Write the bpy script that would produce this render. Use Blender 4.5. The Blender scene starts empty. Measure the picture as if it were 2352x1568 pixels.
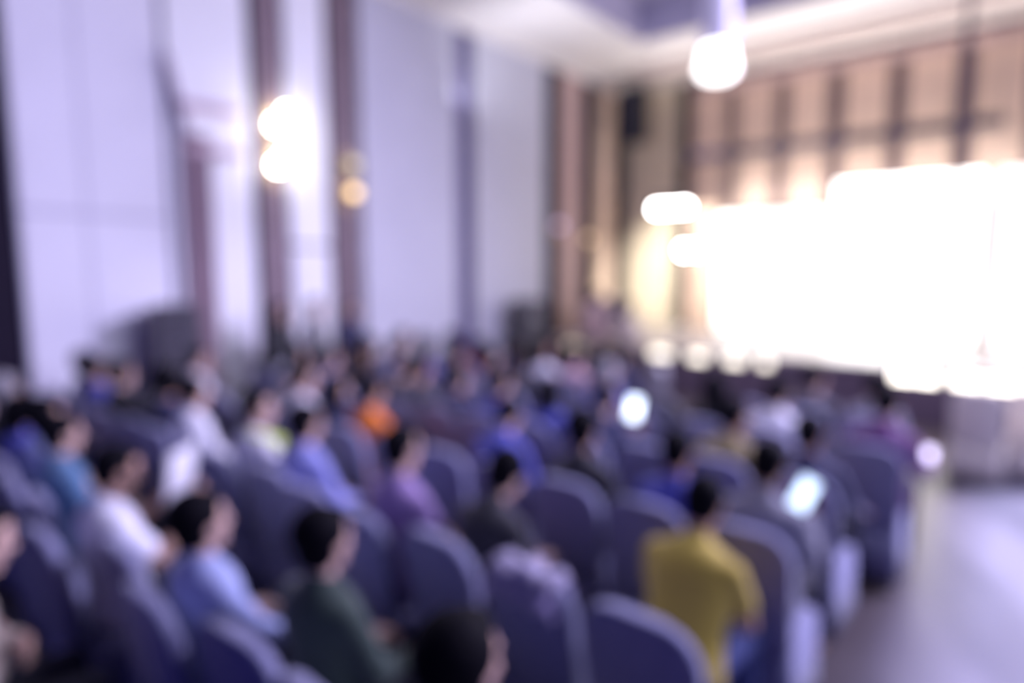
import bpy, bmesh, math, random
from mathutils import Vector, Matrix, Euler

random.seed(7)
SC = bpy.context.scene
COL = SC.collection
R = math.radians
PI = math.pi

# ------------------------------------------------------------------ camera
cam_d = bpy.data.cameras.new('camera')
cam = bpy.data.objects.new('camera', cam_d)
COL.objects.link(cam)
FPX, HORIZON, YAW = 1460.0, 620.0, R(39.5)
cam_d.sensor_width = 36.0
cam_d.lens = FPX / 2352 * 36
cam.location = (0, 0, 2.1)
PITCH = math.atan((784 - HORIZON) / FPX)
cam.rotation_euler = (PI / 2 - PITCH, 0, YAW - PI / 2)
cam_d.clip_start = 0.05
cam_d.dof.use_dof = True                    # the photograph is thrown far out of focus
cam_d.dof.focus_distance = 0.35
cam_d.dof.aperture_fstop = 1.4
SC.camera = cam

# ------------------------------------------------------------------ world, exposure
SC.view_settings.view_transform = 'Standard'
SC.view_settings.look = 'None'
SC.view_settings.gamma = 1.0
SC.view_settings.use_curve_mapping = False
SC.view_settings.exposure = 0.0
w = bpy.data.worlds.new('hall_ambient')
SC.world = w
w.use_nodes = True
w.node_tree.nodes['Background'].inputs[0].default_value = (0.06, 0.055, 1.0, 1)
w.node_tree.nodes['Background'].inputs[1].default_value = 0.30


def aim(o, target):
    d = Vector(target) - o.location
    o.rotation_euler = d.to_track_quat('-Z', 'Y').to_euler()


def area(name, loc, target, size, power, color, spread=180):
    l = bpy.data.lights.new(name, 'AREA')
    l.shape = 'RECTANGLE'
    l.size, l.size_y = size
    l.energy = power
    l.color = color
    l.spread = R(spread)
    o = bpy.data.objects.new(name, l)
    COL.objects.link(o)
    o.location = loc
    aim(o, target)
    return o


def spot(name, loc, target, power, color, angle=50, blend=0.6, radius=0.08):
    l = bpy.data.lights.new(name, 'SPOT')
    l.energy = power
    l.color = color
    l.spot_size = R(angle)
    l.spot_blend = blend
    l.shadow_soft_size = radius
    o = bpy.data.objects.new(name, l)
    COL.objects.link(o)
    o.location = loc
    aim(o, target)
    return o


# hall lights; the first bank is unseen, added to light the left wall
area('wall_fill_bank', (5.5, -5.5, 5.6), (4.5, 8.0, 2.6), (5.0, 1.2), 190, (0.76, 0.75, 1.0), 110)
area('front_wash_bank', (9.6, -2.5, 5.8), (3.0, 3.0, 0.8), (3.0, 0.6), 620, (0.66, 0.60, 1.0), 100)
spot('stage_spot_a', (11.0, 5.0, 5.7), (12.0, 3.8, 0.8), 400, (1.0, 0.93, 0.8), 70)
spot('stage_spot_b', (11.0, 2.0, 5.7), (12.0, 1.8, 0.8), 400, (1.0, 0.95, 0.88), 70)
spot('stage_spot_c', (11.0, -1.5, 5.7), (12.0, -1.5, 0.8), 400, (1.0, 0.95, 0.9), 70)
spot('corner_fill_spot', (11.6, 4.6, 5.9), (14.1, 6.9, 1.2), 4200, (1.0, 0.96, 0.88), 44, 1.0)  # added lamp without a fixture, brightens the olive corner panel
spot('wall_spot', (4.2, 5.2, 6.0), (5.15, 8.0, 3.6), 90, (0.92, 0.95, 1.0), 30, 0.9)
cl = area('soffit_fill_stage', (12.6, 3.0, 5.2), (12.6, 3.0, 6.4), (0.3, 7.0), 45, (1.0, 0.88, 0.82), 160)  # unseen lamp added to lift the soffit on the stage side
cl.rotation_euler = (PI, 0, 0)
area('soffit_fill_left', (8.2, 6.9, 5.0), (9.4, 7.0, 6.4), (4.5, 0.3), 32, (0.88, 0.88, 1.0), 150)  # unseen uplight added to wash the left soffit
spot('aisle_spot', (9.2, -1.2, 5.6), (6.6, -0.1, 0.0), 1600, (0.92, 0.90, 1.0), 36, 1.0)

# ------------------------------------------------------------------ materials
MATS = {}


def mat(name, col, rough=0.7, var=0.08, scale=12.0, emit=0.0, metal=0.0, bump=0.0, spec=0.3, ecol=None, sheen=0.0):
    if name in MATS:
        return MATS[name]
    m = bpy.data.materials.new(name)
    m.use_nodes = True
    nt = m.node_tree
    b = nt.nodes['Principled BSDF']
    b.inputs['Roughness'].default_value = rough
    b.inputs['Metallic'].default_value = metal
    b.inputs['Specular IOR Level'].default_value = spec
    if sheen:
        b.inputs['Sheen Weight'].default_value = sheen
    tc = nt.nodes.new('ShaderNodeTexCoord')
    nz = nt.nodes.new('ShaderNodeTexNoise')
    nz.inputs['Scale'].default_value = scale
    nz.inputs['Detail'].default_value = 3
    nt.links.new(tc.outputs['Object'], nz.inputs['Vector'])
    rp = nt.nodes.new('ShaderNodeValToRGB')
    rp.color_ramp.elements[0].position = 0.3
    rp.color_ramp.elements[1].position = 0.7
    rp.color_ramp.elements[0].color = tuple(max(0, c * (1 - var)) for c in col) + (1,)
    rp.color_ramp.elements[1].color = tuple(min(1, c * (1 + var)) for c in col) + (1,)
    nt.links.new(nz.outputs['Fac'], rp.inputs['Fac'])
    nt.links.new(rp.outputs['Color'], b.inputs['Base Color'])
    if emit:
        b.inputs['Emission Color'].default_value = tuple(ecol or col) + (1,)
        b.inputs['Emission Strength'].default_value = emit
    if bump:
        bp = nt.nodes.new('ShaderNodeBump')
        bp.inputs['Strength'].default_value = bump
        bp.inputs['Distance'].default_value = 0.01
        nt.links.new(nz.outputs['Fac'], bp.inputs['Height'])
        nt.links.new(bp.outputs['Normal'], b.inputs['Normal'])
    MATS[name] = m
    return m


def floor_mat():
    m = bpy.data.materials.new('banded_carpet')
    m.use_nodes = True
    nt = m.node_tree
    b = nt.nodes['Principled BSDF']
    b.inputs['Roughness'].default_value = 0.42
    b.inputs['Specular IOR Level'].default_value = 0.5
    tc = nt.nodes.new('ShaderNodeTexCoord')
    mp = nt.nodes.new('ShaderNodeMapping')
    mp.inputs['Rotation'].default_value = (0, 0, R(62))
    wv = nt.nodes.new('ShaderNodeTexWave')
    wv.inputs['Scale'].default_value = 0.30
    wv.inputs['Distortion'].default_value = 2.2
    wv.inputs['Detail'].default_value = 2
    rp = nt.nodes.new('ShaderNodeValToRGB')          # carpet bands
    rp.color_ramp.elements[0].position = 0.25
    rp.color_ramp.elements[0].color = (0.16, 0.16, 0.21, 1)
    rp.color_ramp.elements[1].position = 0.75
    rp.color_ramp.elements[1].color = (0.25, 0.245, 0.31, 1)
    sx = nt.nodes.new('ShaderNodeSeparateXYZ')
    ed = nt.nodes.new('ShaderNodeMapRange')          # shade beside the aisle chairs, painted as brown towards the seats
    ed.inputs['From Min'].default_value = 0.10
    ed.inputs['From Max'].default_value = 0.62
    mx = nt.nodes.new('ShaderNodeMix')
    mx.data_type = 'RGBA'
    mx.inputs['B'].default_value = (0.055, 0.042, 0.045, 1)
    nt.links.new(tc.outputs['Object'], mp.inputs['Vector'])
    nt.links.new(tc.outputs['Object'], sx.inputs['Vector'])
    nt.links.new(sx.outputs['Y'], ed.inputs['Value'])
    nt.links.new(mp.outputs['Vector'], wv.inputs['Vector'])
    nt.links.new(wv.outputs['Fac'], rp.inputs['Fac'])
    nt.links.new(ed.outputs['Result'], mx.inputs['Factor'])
    nt.links.new(rp.outputs['Color'], mx.inputs['A'])
    nt.links.new(mx.outputs['Result'], b.inputs['Base Color'])
    return m


M_LAV = mat('lavender_wall_panel', (0.74, 0.73, 0.80), 0.6, 0.03, 1.5)
M_SEAM = mat('lavender_seam_backing', (0.46, 0.45, 0.54), 0.7, 0.03, 1.5)
M_LAV2 = mat('white_wall_panel', (0.84, 0.84, 0.88), 0.55, 0.02, 1.5)
M_GREYLAV = mat('grey_fabric_wall_panel', (0.52, 0.52, 0.60), 0.7, 0.03, 1.5)
M_MAUVE = mat('mauve_timber_panel', (0.26, 0.19, 0.22), 0.5, 0.10, 4)
M_ROSE = mat('rose_timber_panel', (0.54, 0.39, 0.37), 0.5, 0.08, 4)
M_TAN = mat('tan_timber_panel', (0.84, 0.66, 0.52), 0.5, 0.08, 4)
M_OLIVE = mat('olive_tan_panel', (0.74, 0.64, 0.48), 0.6, 0.08, 3)
M_PEACH = mat('peach_fabric_panel', (0.72, 0.53, 0.42), 0.7, 0.07, 3)
M_DARK = mat('dark_stained_recess', (0.014, 0.010, 0.022), 0.7, 0.1, 4, spec=0.1)
M_DKBROWN = mat('dark_brown_batten', (0.17, 0.115, 0.12), 0.6, 0.1, 4)
M_CEIL = mat('violet_grey_ceiling', (0.42, 0.39, 0.52), 0.8, 0.04, 2)
M_SOFFIT = mat('white_plaster_soffit', (0.82, 0.79, 0.78), 0.7, 0.02, 2)
M_STAGE = mat('pale_stage_boards', (0.42, 0.38, 0.38), 0.35, 0.05, 3)
M_SKIRT = mat('dark_stage_skirting', (0.15, 0.11, 0.16), 0.6, 0.1, 4)
M_BLACK = mat('black_paint', (0.02, 0.02, 0.028), 0.5, 0.1, 10)
M_STEEL = mat('brushed_steel', (0.45, 0.45, 0.48), 0.35, 0.05, 10, metal=0.9)
M_BRASS = mat('dull_brass', (0.35, 0.26, 0.14), 0.4, 0.05, 10, metal=0.8)
M_COVER = mat('grey_chair_cloth', (0.235, 0.24, 0.365), 0.85, 0.06, 18, bump=0.2, sheen=0.2)
M_CREAM = mat('cream_chair_cloth', (0.72, 0.66, 0.60), 0.85, 0.05, 18, bump=0.2)
M_PAPER = mat('white_paper', (0.88, 0.88, 0.90), 0.7, 0.02, 20)
_nt = M_PAPER.node_tree                                   # thin paper lets some light through
_tr = _nt.nodes.new('ShaderNodeBsdfTranslucent')
_tr.inputs['Color'].default_value = (0.88, 0.88, 0.92, 1)
_mx = _nt.nodes.new('ShaderNodeMixShader')
_mx.inputs[0].default_value = 0.5
_nt.links.new(_nt.nodes['Principled BSDF'].outputs[0], _mx.inputs[1])
_nt.links.new(_tr.outputs[0], _mx.inputs[2])
_nt.links.new(_mx.outputs[0], _nt.nodes['Material Output'].inputs['Surface'])

# ------------------------------------------------------------------ helpers


def link(name, me, m=None, parent=None, loc=None, mtx=None):
    o = bpy.data.objects.new(name, me)
    COL.objects.link(o)
    if parent is not None:
        o.parent = parent
    if m is not None and me is not None:
        if len(me.materials) == 0:
            me.materials.append(None)
        o.material_slots[0].link = 'OBJECT'
        o.material_slots[0].material = m
    if mtx is not None:
        o.matrix_local = mtx
    elif loc is not None:
        o.location = loc
    return o


def tag(o, label=None, cat=None, group=None, kind=None):
    for k, v in (('label', label), ('category', cat), ('group', group), ('kind', kind)):
        if v:
            o[k] = v
    return o


def empty(name, loc=(0, 0, 0), rz=0.0, label=None, cat=None, group=None, scale=1.0):
    o = bpy.data.objects.new(name, None)
    COL.objects.link(o)
    o.empty_display_size = 0.1
    o.location = loc
    o.rotation_euler = (0, 0, rz)
    o.scale = (scale,) * 3
    return tag(o, label, cat, group)


def mesh_from(bm, name, smooth=False):
    me = bpy.data.meshes.new(name)
    bmesh.ops.recalc_face_normals(bm, faces=bm.faces)
    bm.to_mesh(me)
    bm.free()
    if smooth:
        for p in me.polygons:
            p.use_smooth = True
    return me


def bm_box(bm, lo, hi, bevel=0.0):
    g = bmesh.ops.create_cube(bm, size=1.0)
    vs = g['verts']
    for v in vs:
        v.co = Vector([lo[i] + (v.co[i] + 0.5) * (hi[i] - lo[i]) for i in range(3)])
    if bevel:
        es = list({e for v in vs for e in v.link_edges})
        bmesh.ops.bevel(bm, geom=es, offset=bevel, segments=2, profile=0.6, affect='EDGES')
    return vs


def box_mesh(name, lo, hi, bevel=0.0):
    bm = bmesh.new()
    bm_box(bm, lo, hi, bevel)
    return mesh_from(bm, name)


def box(name, lo, hi, m, parent=None, bevel=0.0):
    return link(name, box_mesh(name, lo, hi, bevel), m, parent)


def bm_tube(bm, a, b, r0, r1=None, seg=12, cap=True):
    a, b = Vector(a), Vector(b)
    r1 = r0 if r1 is None else r1
    q = (b - a).normalized().to_track_quat('Z', 'Y')
    ra, rb = [], []
    for i in range(seg):
        t = 2 * PI * i / seg
        d = q @ Vector((math.cos(t), math.sin(t), 0))
        ra.append(bm.verts.new(a + d * r0))
        rb.append(bm.verts.new(b + d * r1))
    for i in range(seg):
        j = (i + 1) % seg
        bm.faces.new((ra[i], ra[j], rb[j], rb[i]))
    if cap:
        bm.faces.new(ra[::-1])
        bm.faces.new(rb)


def tube(name, a, b, r0, m, parent=None, r1=None, seg=12):
    bm = bmesh.new()
    bm_tube(bm, a, b, r0, r1, seg)
    return link(name, mesh_from(bm, name), m, parent)


def lathe_mesh(name, prof, seg=24, smooth=True):
    """prof: list of (r, z)"""
    bm = bmesh.new()
    rings = []
    for r, z in prof:
        rings.append([bm.verts.new((r * math.cos(2 * PI * i / seg), r * math.sin(2 * PI * i / seg), z)) for i in range(seg)])
    for a, b in zip(rings[:-1], rings[1:]):
        for i in range(seg):
            j = (i + 1) % seg
            bm.faces.new((a[i], a[j], b[j], b[i]))
    bm.faces.new(rings[0][::-1])
    bm.faces.new(rings[-1])
    return mesh_from(bm, name, smooth)


def bm_ball(bm, c, r, sub=2):
    g = bmesh.ops.create_icosphere(bm, subdivisions=sub, radius=1.0)
    r = (r, r, r) if isinstance(r, (int, float)) else r
    for v in g['verts']:
        v.co = Vector((c[0] + v.co.x * r[0], c[1] + v.co.y * r[1], c[2] + v.co.z * r[2]))
    return g['verts']


def ball_mesh(name, r, sub=2):
    bm = bmesh.new()
    bm_ball(bm, (0, 0, 0), r, sub)
    return mesh_from(bm, name, True)


# ------------------------------------------------------------------ the hall
WALL_Y, STAGE_X, CEIL_Z, STAGE_E, STAGE_Z = 8.0, 14.1, 6.32, 9.96, 0.80

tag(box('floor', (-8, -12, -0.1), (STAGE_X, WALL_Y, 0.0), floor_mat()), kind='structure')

wl = tag(box('wall_left', (-8, WALL_Y, 0), (STAGE_X + 0.2, WALL_Y + 0.2, CEIL_Z), M_DARK), kind='structure')


def panel(parent, x0, x1, z0, z1, m, depth=0.05):
    return box('wall_panel', (x0, WALL_Y - depth, z0), (x1, WALL_Y, z1), m, parent, 0.012)


# nearest panels at the photograph's edge, then on towards the stage
for x0, x1, z0, z1, m, d in [
    (1.84, 3.32, 0.1, CEIL_Z, M_SEAM, .035),
    (-2.6, -0.2, 0.1, CEIL_Z, M_LAV, .05), (-0.1, 1.50, 0.1, CEIL_Z, M_LAV, .05),
    (1.86, 2.44, 0.1, 2.68, M_LAV, .05), (1.86, 2.44, 2.72, CEIL_Z, M_LAV, .05),
    (2.46, 3.28, 0.1, 2.68, M_LAV, .05), (2.46, 3.28, 2.72, CEIL_Z, M_LAV, .05),
    (3.36, 4.36, 0.1, CEIL_Z, M_LAV2, .05),
    (4.52, 4.80, 0.1, CEIL_Z, M_MAUVE, .04),
    (4.88, 5.50, 2.45, CEIL_Z, M_LAV2, .06), (4.88, 5.50, 0.1, 2.41, M_LAV2, .06),
    (5.64, 5.80, 0.1, CEIL_Z, M_MAUVE, .04), (5.88, 6.02, 0.1, CEIL_Z, M_MAUVE, .04),
    (6.10, 8.14, 0.1, CEIL_Z, M_GREYLAV, .05),
    (8.20, 8.50, 0.1, CEIL_Z, mat('violet_wall_strip', (0.11, 0.09, 0.22), 0.6), .02),
    (8.58, 10.72, 0.1, CEIL_Z, M_GREYLAV, .05),
    (11.28, 12.02, 0.1, CEIL_Z, M_ROSE, .05),
    (12.72, 13.42, 0.1, CEIL_Z, M_TAN, .05),
]:
    panel(wl, x0, x1, z0, z1, m, d)

# mauve drape hung on a bracket, with two bars for sconce light marks, beside the double sconce
dr = empty('wall_drape', (3.62, WALL_Y - 0.05, 0), 0, 'narrow mauve drape hung from a slanted bracket between pale wall panels', 'drape')
bm = bmesh.new()
N = 28
top, bot = [], []
fr = []
for i in range(N + 1):
    t = i / N
    x = -0.17 + 0.36 * t
    y = -0.05 - 0.025 * math.sin(t * PI * 9)
    fr.append((x, y))
for z in (0.4, 1.4, 2.6, 3.72):
    fr2 = [bm.verts.new((x, y, z)) for x, y in fr]
    bk2 = [bm.verts.new((x, y + 0.012, z)) for x, y in fr]
    top.append((fr2, bk2))
for (f0, b0), (f1, b1) in zip(top[:-1], top[1:]):
    for i in range(N):
        bm.faces.new((f0[i], f0[i + 1], f1[i + 1], f1[i]))
        bm.faces.new((b0[i + 1], b0[i], b1[i], b1[i + 1]))
    bm.faces.new((f0[0], f1[0], b1[0], b0[0]))
    bm.faces.new((f0[N], b0[N], b1[N], f1[N]))
link('drape_cloth', mesh_from(bm, 'drape_cloth', True), mat('mauve_drape_cloth', (0.33, 0.24, 0.28), 0.8), dr)
tube('bracket', (-0.30, -0.06, 4.55), (-0.10, -0.06, 3.70), 0.05, mat('violet_metal', (0.36, 0.30, 0.40), 0.5), dr)
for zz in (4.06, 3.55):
    tube('light_mark_bar', (-0.12, -0.06, zz - 0.02), (0.58, -0.06, zz), 0.055, mat('pale_pink_light_mark', (0.62, 0.48, 0.55), 0.5), dr)  # pink bars stand in for marks of sconce light on the wall
tube('wall_fixing', (-0.2, 0.0, 4.2), (-0.2, -0.06, 4.2), 0.03, M_STEEL, dr)

# the wall behind the stage
ws = tag(box('wall_stage', (STAGE_X, -12, 0), (STAGE_X + 0.2, WALL_Y, CEIL_Z), M_DKBROWN), kind='structure')
box('wall_panel', (STAGE_X - 0.05, 6.62, 0.8), (STAGE_X, 7.95, CEIL_Z), M_OLIVE, ws, 0.012)
box('batten', (STAGE_X - 0.10, 6.30, 0.8), (STAGE_X, 6.56, CEIL_Z), M_DARK, ws, 0.012)
yy = 6.28
for k in range(16):
    y1 = 6.28 - 1.045 * k
    y0 = y1 - 0.72
    box('wall_panel', (STAGE_X - 0.05, y0, 0.8), (STAGE_X, y1, 5.98), M_PEACH, ws, 0.012)
box('trim', (STAGE_X - 0.14, -11.9, 6.0), (STAGE_X, 6.28, 6.18), M_ROSE, ws, 0.02)
tag(box('trim_1', (-8, WALL_Y - 0.16, CEIL_Z - 0.10), (STAGE_X - 0.16, WALL_Y - 0.001, CEIL_Z - 0.002), M_SOFFIT, None, 0.03), kind='structure')

# ceiling: a pale soffit ring round a raised violet-grey field
SY, SX = 6.05, 11.15
tag(box('ceiling', (-8, -12, 7.0), (SX, SY, 7.1), M_CEIL), kind='structure')
tag(box('trim_2', (-8, SY, CEIL_Z), (STAGE_X + 0.2, WALL_Y + 0.2, 7.1), M_SOFFIT, None, 0.0), kind='structure')
tag(box('trim_3', (SX, -12, CEIL_Z), (STAGE_X + 0.2, SY, 7.1), M_SOFFIT, None, 0.0), kind='structure')
tag(box('trim_4', (SX + 1.1, -12, CEIL_Z - 0.12), (SX + 1.5, SY + 0.8, CEIL_Z), mat('taupe_ceiling_moulding', (0.52, 0.45, 0.43), 0.6), None, 0.03), kind='structure')
tag(box('trim_5', (SX + 2.1, -12, CEIL_Z - 0.10), (SX + 2.4, SY + 1.2, CEIL_Z), mat('taupe_ceiling_moulding', (0.52, 0.45, 0.43), 0.6), None, 0.03), kind='structure')

box('fascia', (-8, SY - 0.02, CEIL_Z + 0.02), (SX, SY, 7.0), M_CEIL, bpy.data.objects['ceiling'])
box('fascia', (SX - 0.02, -12, CEIL_Z + 0.02), (SX, SY - 0.02, 7.0), M_CEIL, bpy.data.objects['ceiling'])

# ------------------------------------------------------------------ stage
st = empty('stage', (STAGE_E, 0, 0), 0, 'wide raised stage with glowing panels let into its dark front', 'stage')
box('stage_deck', (0, -11.5, STAGE_Z - 0.06), (3.9, 7.3, STAGE_Z), M_STAGE, st, 0.01)
box('stage_front', (0.06, -11.5, 0), (0.16, 7.3, STAGE_Z - 0.06), M_SKIRT, st)
box('stage_side', (0.16, 7.2, 0), (3.9, 7.3, STAGE_Z - 0.06), M_SKIRT, st)
M_GLOW = mat('warm_lit_panel', (1.0, 0.86, 0.62), 0.4, 0.0, 3, emit=1.0)
M_GLOW2 = mat('bright_lit_panel', (1.0, 0.92, 0.78), 0.4, 0.0, 3, emit=3.0)
M_GLOW3 = mat('white_lit_panel', (1.0, 0.93, 0.82), 0.4, 0.0, 3, emit=7.0)
for y, wd, m in [(6.72, .34, M_GLOW), (6.28, .34, M_GLOW), (5.65, .42, M_GLOW2), (4.93, .34, M_GLOW2), (4.26, .28, M_GLOW2),
                 (3.65, .26, M_GLOW2), (3.17, .16, M_GLOW2), (1.32, .26, M_GLOW3), (1.05, .22, M_GLOW3), (0.62, .3, M_GLOW3), (0.27, .3, M_GLOW3), (-0.1, .3, M_GLOW3)]:
    g = box('footlight_panel', (0.035, y - wd / 2, 0.61), (0.06, y + wd / 2, 0.74), m, st, 0.006)

# led screens, each built from cabinets
M_LED = mat('white_led_face', (1.0, 0.985, 0.96), 0.5, 0.0, 3, emit=6.0)
M_LED3 = mat('cream_led_face', (1.0, 0.97, 0.92), 0.5, 0.0, 3, emit=2.4)
M_LED2 = mat('pinkish_led_face', (1.0, 0.93, 0.94), 0.5, 0.0, 3, emit=2.2)
mod = box_mesh('led_module', (0, -0.372, 0.003), (0.06, 0.372, 0.477), 0.004)
for nm, ys, rows, m, lb in [('low', [4.97 - 0.75 * i for i in range(3)], 5, M_LED3, 'lower blazing white LED screen behind the stage lamps'),
                            ('tall', [2.70 - 0.75 * i for i in range(3)], 6, M_LED, 'tall blazing white LED screen in the middle of the stage'),
                            ('side', [0.22 - 0.75 * i for i in range(5)], 6, M_LED2, 'pinkish white LED screen beyond the dark mast')]:
    lw = empty('led_screen', (13.45, 0, STAGE_Z), 0, lb, 'screen', 'LED screens on the stage')
    for y in ys:
        for j in range(rows):
            link('led_module', mod, m, lw, (0, y, 0.05 + j * 0.48))
    box('support_frame', (0.06, ys[-1] - 0.37, 0), (0.14, ys[0] + 0.37, 0.05 + rows * 0.48), M_BLACK, lw)
wu = area('backdrop_glow_fill', (13.72, 2.6, 3.15), (13.9, 2.6, 6.0), (0.15, 5.4), 115, (1.0, 0.98, 0.94), 150)  # hidden lamp added for the glow on the wall above the screens
wu.rotation_euler = (PI, R(-8), 0)

# lighting pipe with its drop rods, and lamps on it
lp = empty('lighting_pipe', (13.2, 3.3, 4.52), 0, 'long violet lighting pipe hung across the stage wall', 'lighting pipe')
M_PIPE = mat('violet_grey_pipe', (0.06, 0.045, 0.08), 0.5)
tube('pipe', (0, -2.7, 0), (0, 2.75, 0), 0.085, M_PIPE, lp)
tube('pipe', (0.25, -2.7, 0), (0.25, 2.75, 0), 0.085, M_PIPE, lp)
for y in (-2.6, -1.3, 0, 1.3, 2.5):
    tube('drop_rod', (0.125, y, 0), (0.125, y, CEIL_Z - 4.52), 0.012, M_PIPE, lp)
    tube('cross_brace', (0, y, 0), (0.25, y, 0), 0.03, M_PIPE, lp)


def stage_lamp(loc, target, label, power_m, size=1.0, group='stage lamps'):
    o = empty('stage_lamp', loc, 0, label, 'lamp', group, size)
    d = (Vector(target) - Vector(loc)).normalized()
    q = d.to_track_quat('Z', 'Y').to_matrix().to_4x4()
    hs = link('lamp_housing', LAMP_H, M_BLACK, o, mtx=q)
    link('lens', LAMP_L, power_m, hs, (0, 0, 0.19))
    for s in (-1, 1):
        tube('yoke_arm', (0, s * 0.14, 0.0), (0, s * 0.14, 0.26), 0.012, M_BLACK, o, seg=6)
    tube('yoke_bar', (0, -0.14, 0.26), (0, 0.14, 0.26), 0.012, M_BLACK, o, seg=6)
    tube('clamp', (0, 0, 0.26), (0, 0, 0.36), 0.02, M_BLACK, o, seg=8)
    return o


LAMP_H = lathe_mesh('lamp_housing', [(0.06, -0.16), (0.11, -0.14), (0.12, 0.0), (0.13, 0.18), (0.125, 0.185)], 20)
LAMP_L = lathe_mesh('lens', [(0.115, -0.01), (0.115, 0.0), (0.08, 0.018), (0.01, 0.026)], 20)
M_LENS = mat('lamp_lens_glow', (1.0, 0.98, 0.97), 0.3, 0.0, 3, emit=40.0)

# ------------------------------------------------------------------ sconces
GLOBE = ball_mesh('globe', 0.075, 3)


def sconce(x, globes, mats, label, z0, z1):
    o = empty('wall_sconce', (x, WALL_Y - 0.05, 0), 0, label, 'wall lamp', 'globe sconces on the panelled wall')
    box('back_plate', (-0.05, -0.03, z0), (0.05, 0.0, z1), M_BRASS, o, 0.008)
    for (dx, z), m in zip(globes, mats):
        am = tube('arm', (0.0, -0.02, z - 0.09), (dx, -0.16, z - 0.09), 0.012, M_BRASS, o, seg=8)
        tube('socket', (dx, -0.16, z - 0.11), (dx, -0.16, z - 0.05), 0.03, M_BRASS, am, seg=10)
        link('globe', GLOBE, m, am, (dx, -0.16, z))
    return o


M_BULB = mat('white_globe_glow', (1.0, 0.96, 0.86), 0.3, 0.0, 3, emit=30.0)
M_BULBW = mat('warm_globe_glow', (1.0, 0.70, 0.34), 0.3, 0.0, 3, emit=3.2)
M_BULBG = mat('dim_olive_globe', (0.62, 0.56, 0.34), 0.3, 0.0, 3, emit=1.1)
M_BULBV = mat('dim_violet_globe', (0.66, 0.52, 0.85), 0.3, 0.0, 3, emit=1.1)
M_BULBT = mat('dim_tan_globe', (0.80, 0.58, 0.36), 0.3, 0.0, 3, emit=1.3)
sconce(4.66, [(0.13, 4.14), (-0.03, 3.98), (0.11, 3.60), (-0.03, 3.46)], [M_BULB] * 4,
       'sconce of four blazing white globes beside the bright wall panel', 3.2, 4.3)
sconce(5.80, [(0.03, 3.62), (0.03, 3.22)], [M_BULBG, M_BULBW], 'sconce with one olive and one warm globe below', 3.0, 3.8)
sconce(11.02, [(0.0, 3.02)], [M_BULBV], 'sconce with a single dim violet globe beside grey panel', 2.8, 3.1)
sconce(12.16, [(0.0, 2.80)], [M_BULBT], 'sconce with a single dim tan globe near the stage', 2.6, 2.9)

# ------------------------------------------------------------------ pendant
M_SHADE = mat('lavender_frosted_shade', (0.80, 0.76, 0.92), 0.4, 0.02, 3, emit=0.15)
M_BELL = mat('blazing_white_bell', (1.0, 0.99, 0.98), 0.4, 0.0, 3, emit=4.0)
ME_TALL = lathe_mesh('tall_shade', [(0.15, 4.50), (0.17, 4.52), (0.17, 6.0), (0.16, 6.02)], 28)
ME_BELL = lathe_mesh('bell', [(0.06, 4.17), (0.15, 4.19), (0.20, 4.24), (0.205, 4.28), (0.18, 4.38), (0.16, 4.48), (0.15, 4.50)], 28)
ME_ROSE = lathe_mesh('ceiling_rose', [(0.09, 6.96), (0.10, 6.995)], 16)


def pendant(x, y, power, label):
    pd = empty('pendant_lamp', (x, y, 0), 0, label, 'pendant lamp')
    link('tall_shade', ME_TALL, M_SHADE, pd)
    link('bell', ME_BELL, M_BELL, pd)
    tube('ceiling_stem', (0, 0, 6.0), (0, 0, 6.97), 0.02, M_STEEL, pd)
    link('ceiling_rose', ME_ROSE, M_STEEL, pd)
    spot('pendant_light', (x, y, 4.12), (x, y, 0), power, (0.80, 0.76, 1.0), 165, 0.5, 0.2)


pendant(7.0, 2.87, 180, 'tall cylindrical pendant lamp with a blazing white bell below the ceiling')
spot('audience_top_fill', (3.2, 2.87, 4.12), (3.2, 2.87, 0), 130, (0.80, 0.76, 1.0), 165, 0.5, 0.2)  # added lamp with no fixture, puts top light on the audience

# stage lamps: a pill-shaped row, a second cluster under it, and lamps above the LED screens
k = 0
for y in (6.18, 6.02, 5.87, 5.71, 5.56):
    k += 1
    stage_lamp((12.2, y, 3.35), (0, 0, 2.1), 'black stage lamp, number %s along the short row beside the LED screens' % ['one', 'two', 'three', 'four', 'five'][k - 1], M_LENS, 0.62)
bar = tube('lamp_bar', (12.2, 6.35, 3.575), (12.2, 5.4, 3.575), 0.02, M_BLACK)
tag(bar, 'short black bar carrying the row of stage lamps', 'bar')
pole = empty('lamp_stand', (12.2, 5.87, STAGE_Z), 0, 'black tripod stand holding the short bar of stage lamps', 'stand')
tube('mast', (0.06, 0, 0.3), (0.06, 0, 2.775), 0.02, M_BLACK, pole)
for a in (0.3, 2.4, 4.5):
    tube('leg', (0, 0, 0.62), (0.5 * math.cos(a), 0.5 * math.sin(a), 0.012), 0.014, M_BLACK, pole, seg=8)
for y, z, lab in [(5.62, 2.50, 'upper'), (5.36, 2.50, 'middle')]:
    stage_lamp((12.35, y, z), (0, 0, 2.1), 'black stage lamp blazing at the edge of the LED screens, %s of two' % ('outer' if lab == 'upper' else 'inner'), M_LENS, 0.7)
b2 = tube('lamp_bar', (12.35, 5.8, 2.75), (12.35, 5.1, 2.75), 0.02, M_BLACK)
tag(b2, 'short black bar above the two blazing lamps', 'bar')
p2 = empty('lamp_stand', (12.42, 5.20, STAGE_Z), 0, 'black tripod stand in front of the LED screens edge', 'stand')
tube('mast', (0, 0, 0.3), (-0.07, 0, 1.95), 0.02, M_BLACK, p2)
for a in (0.3, 2.4, 4.5):
    tube('leg', (0, 0, 0.62), (0.4 * math.cos(a), 0.4 * math.sin(a), 0.012), 0.014, M_BLACK, p2, seg=8)

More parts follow.
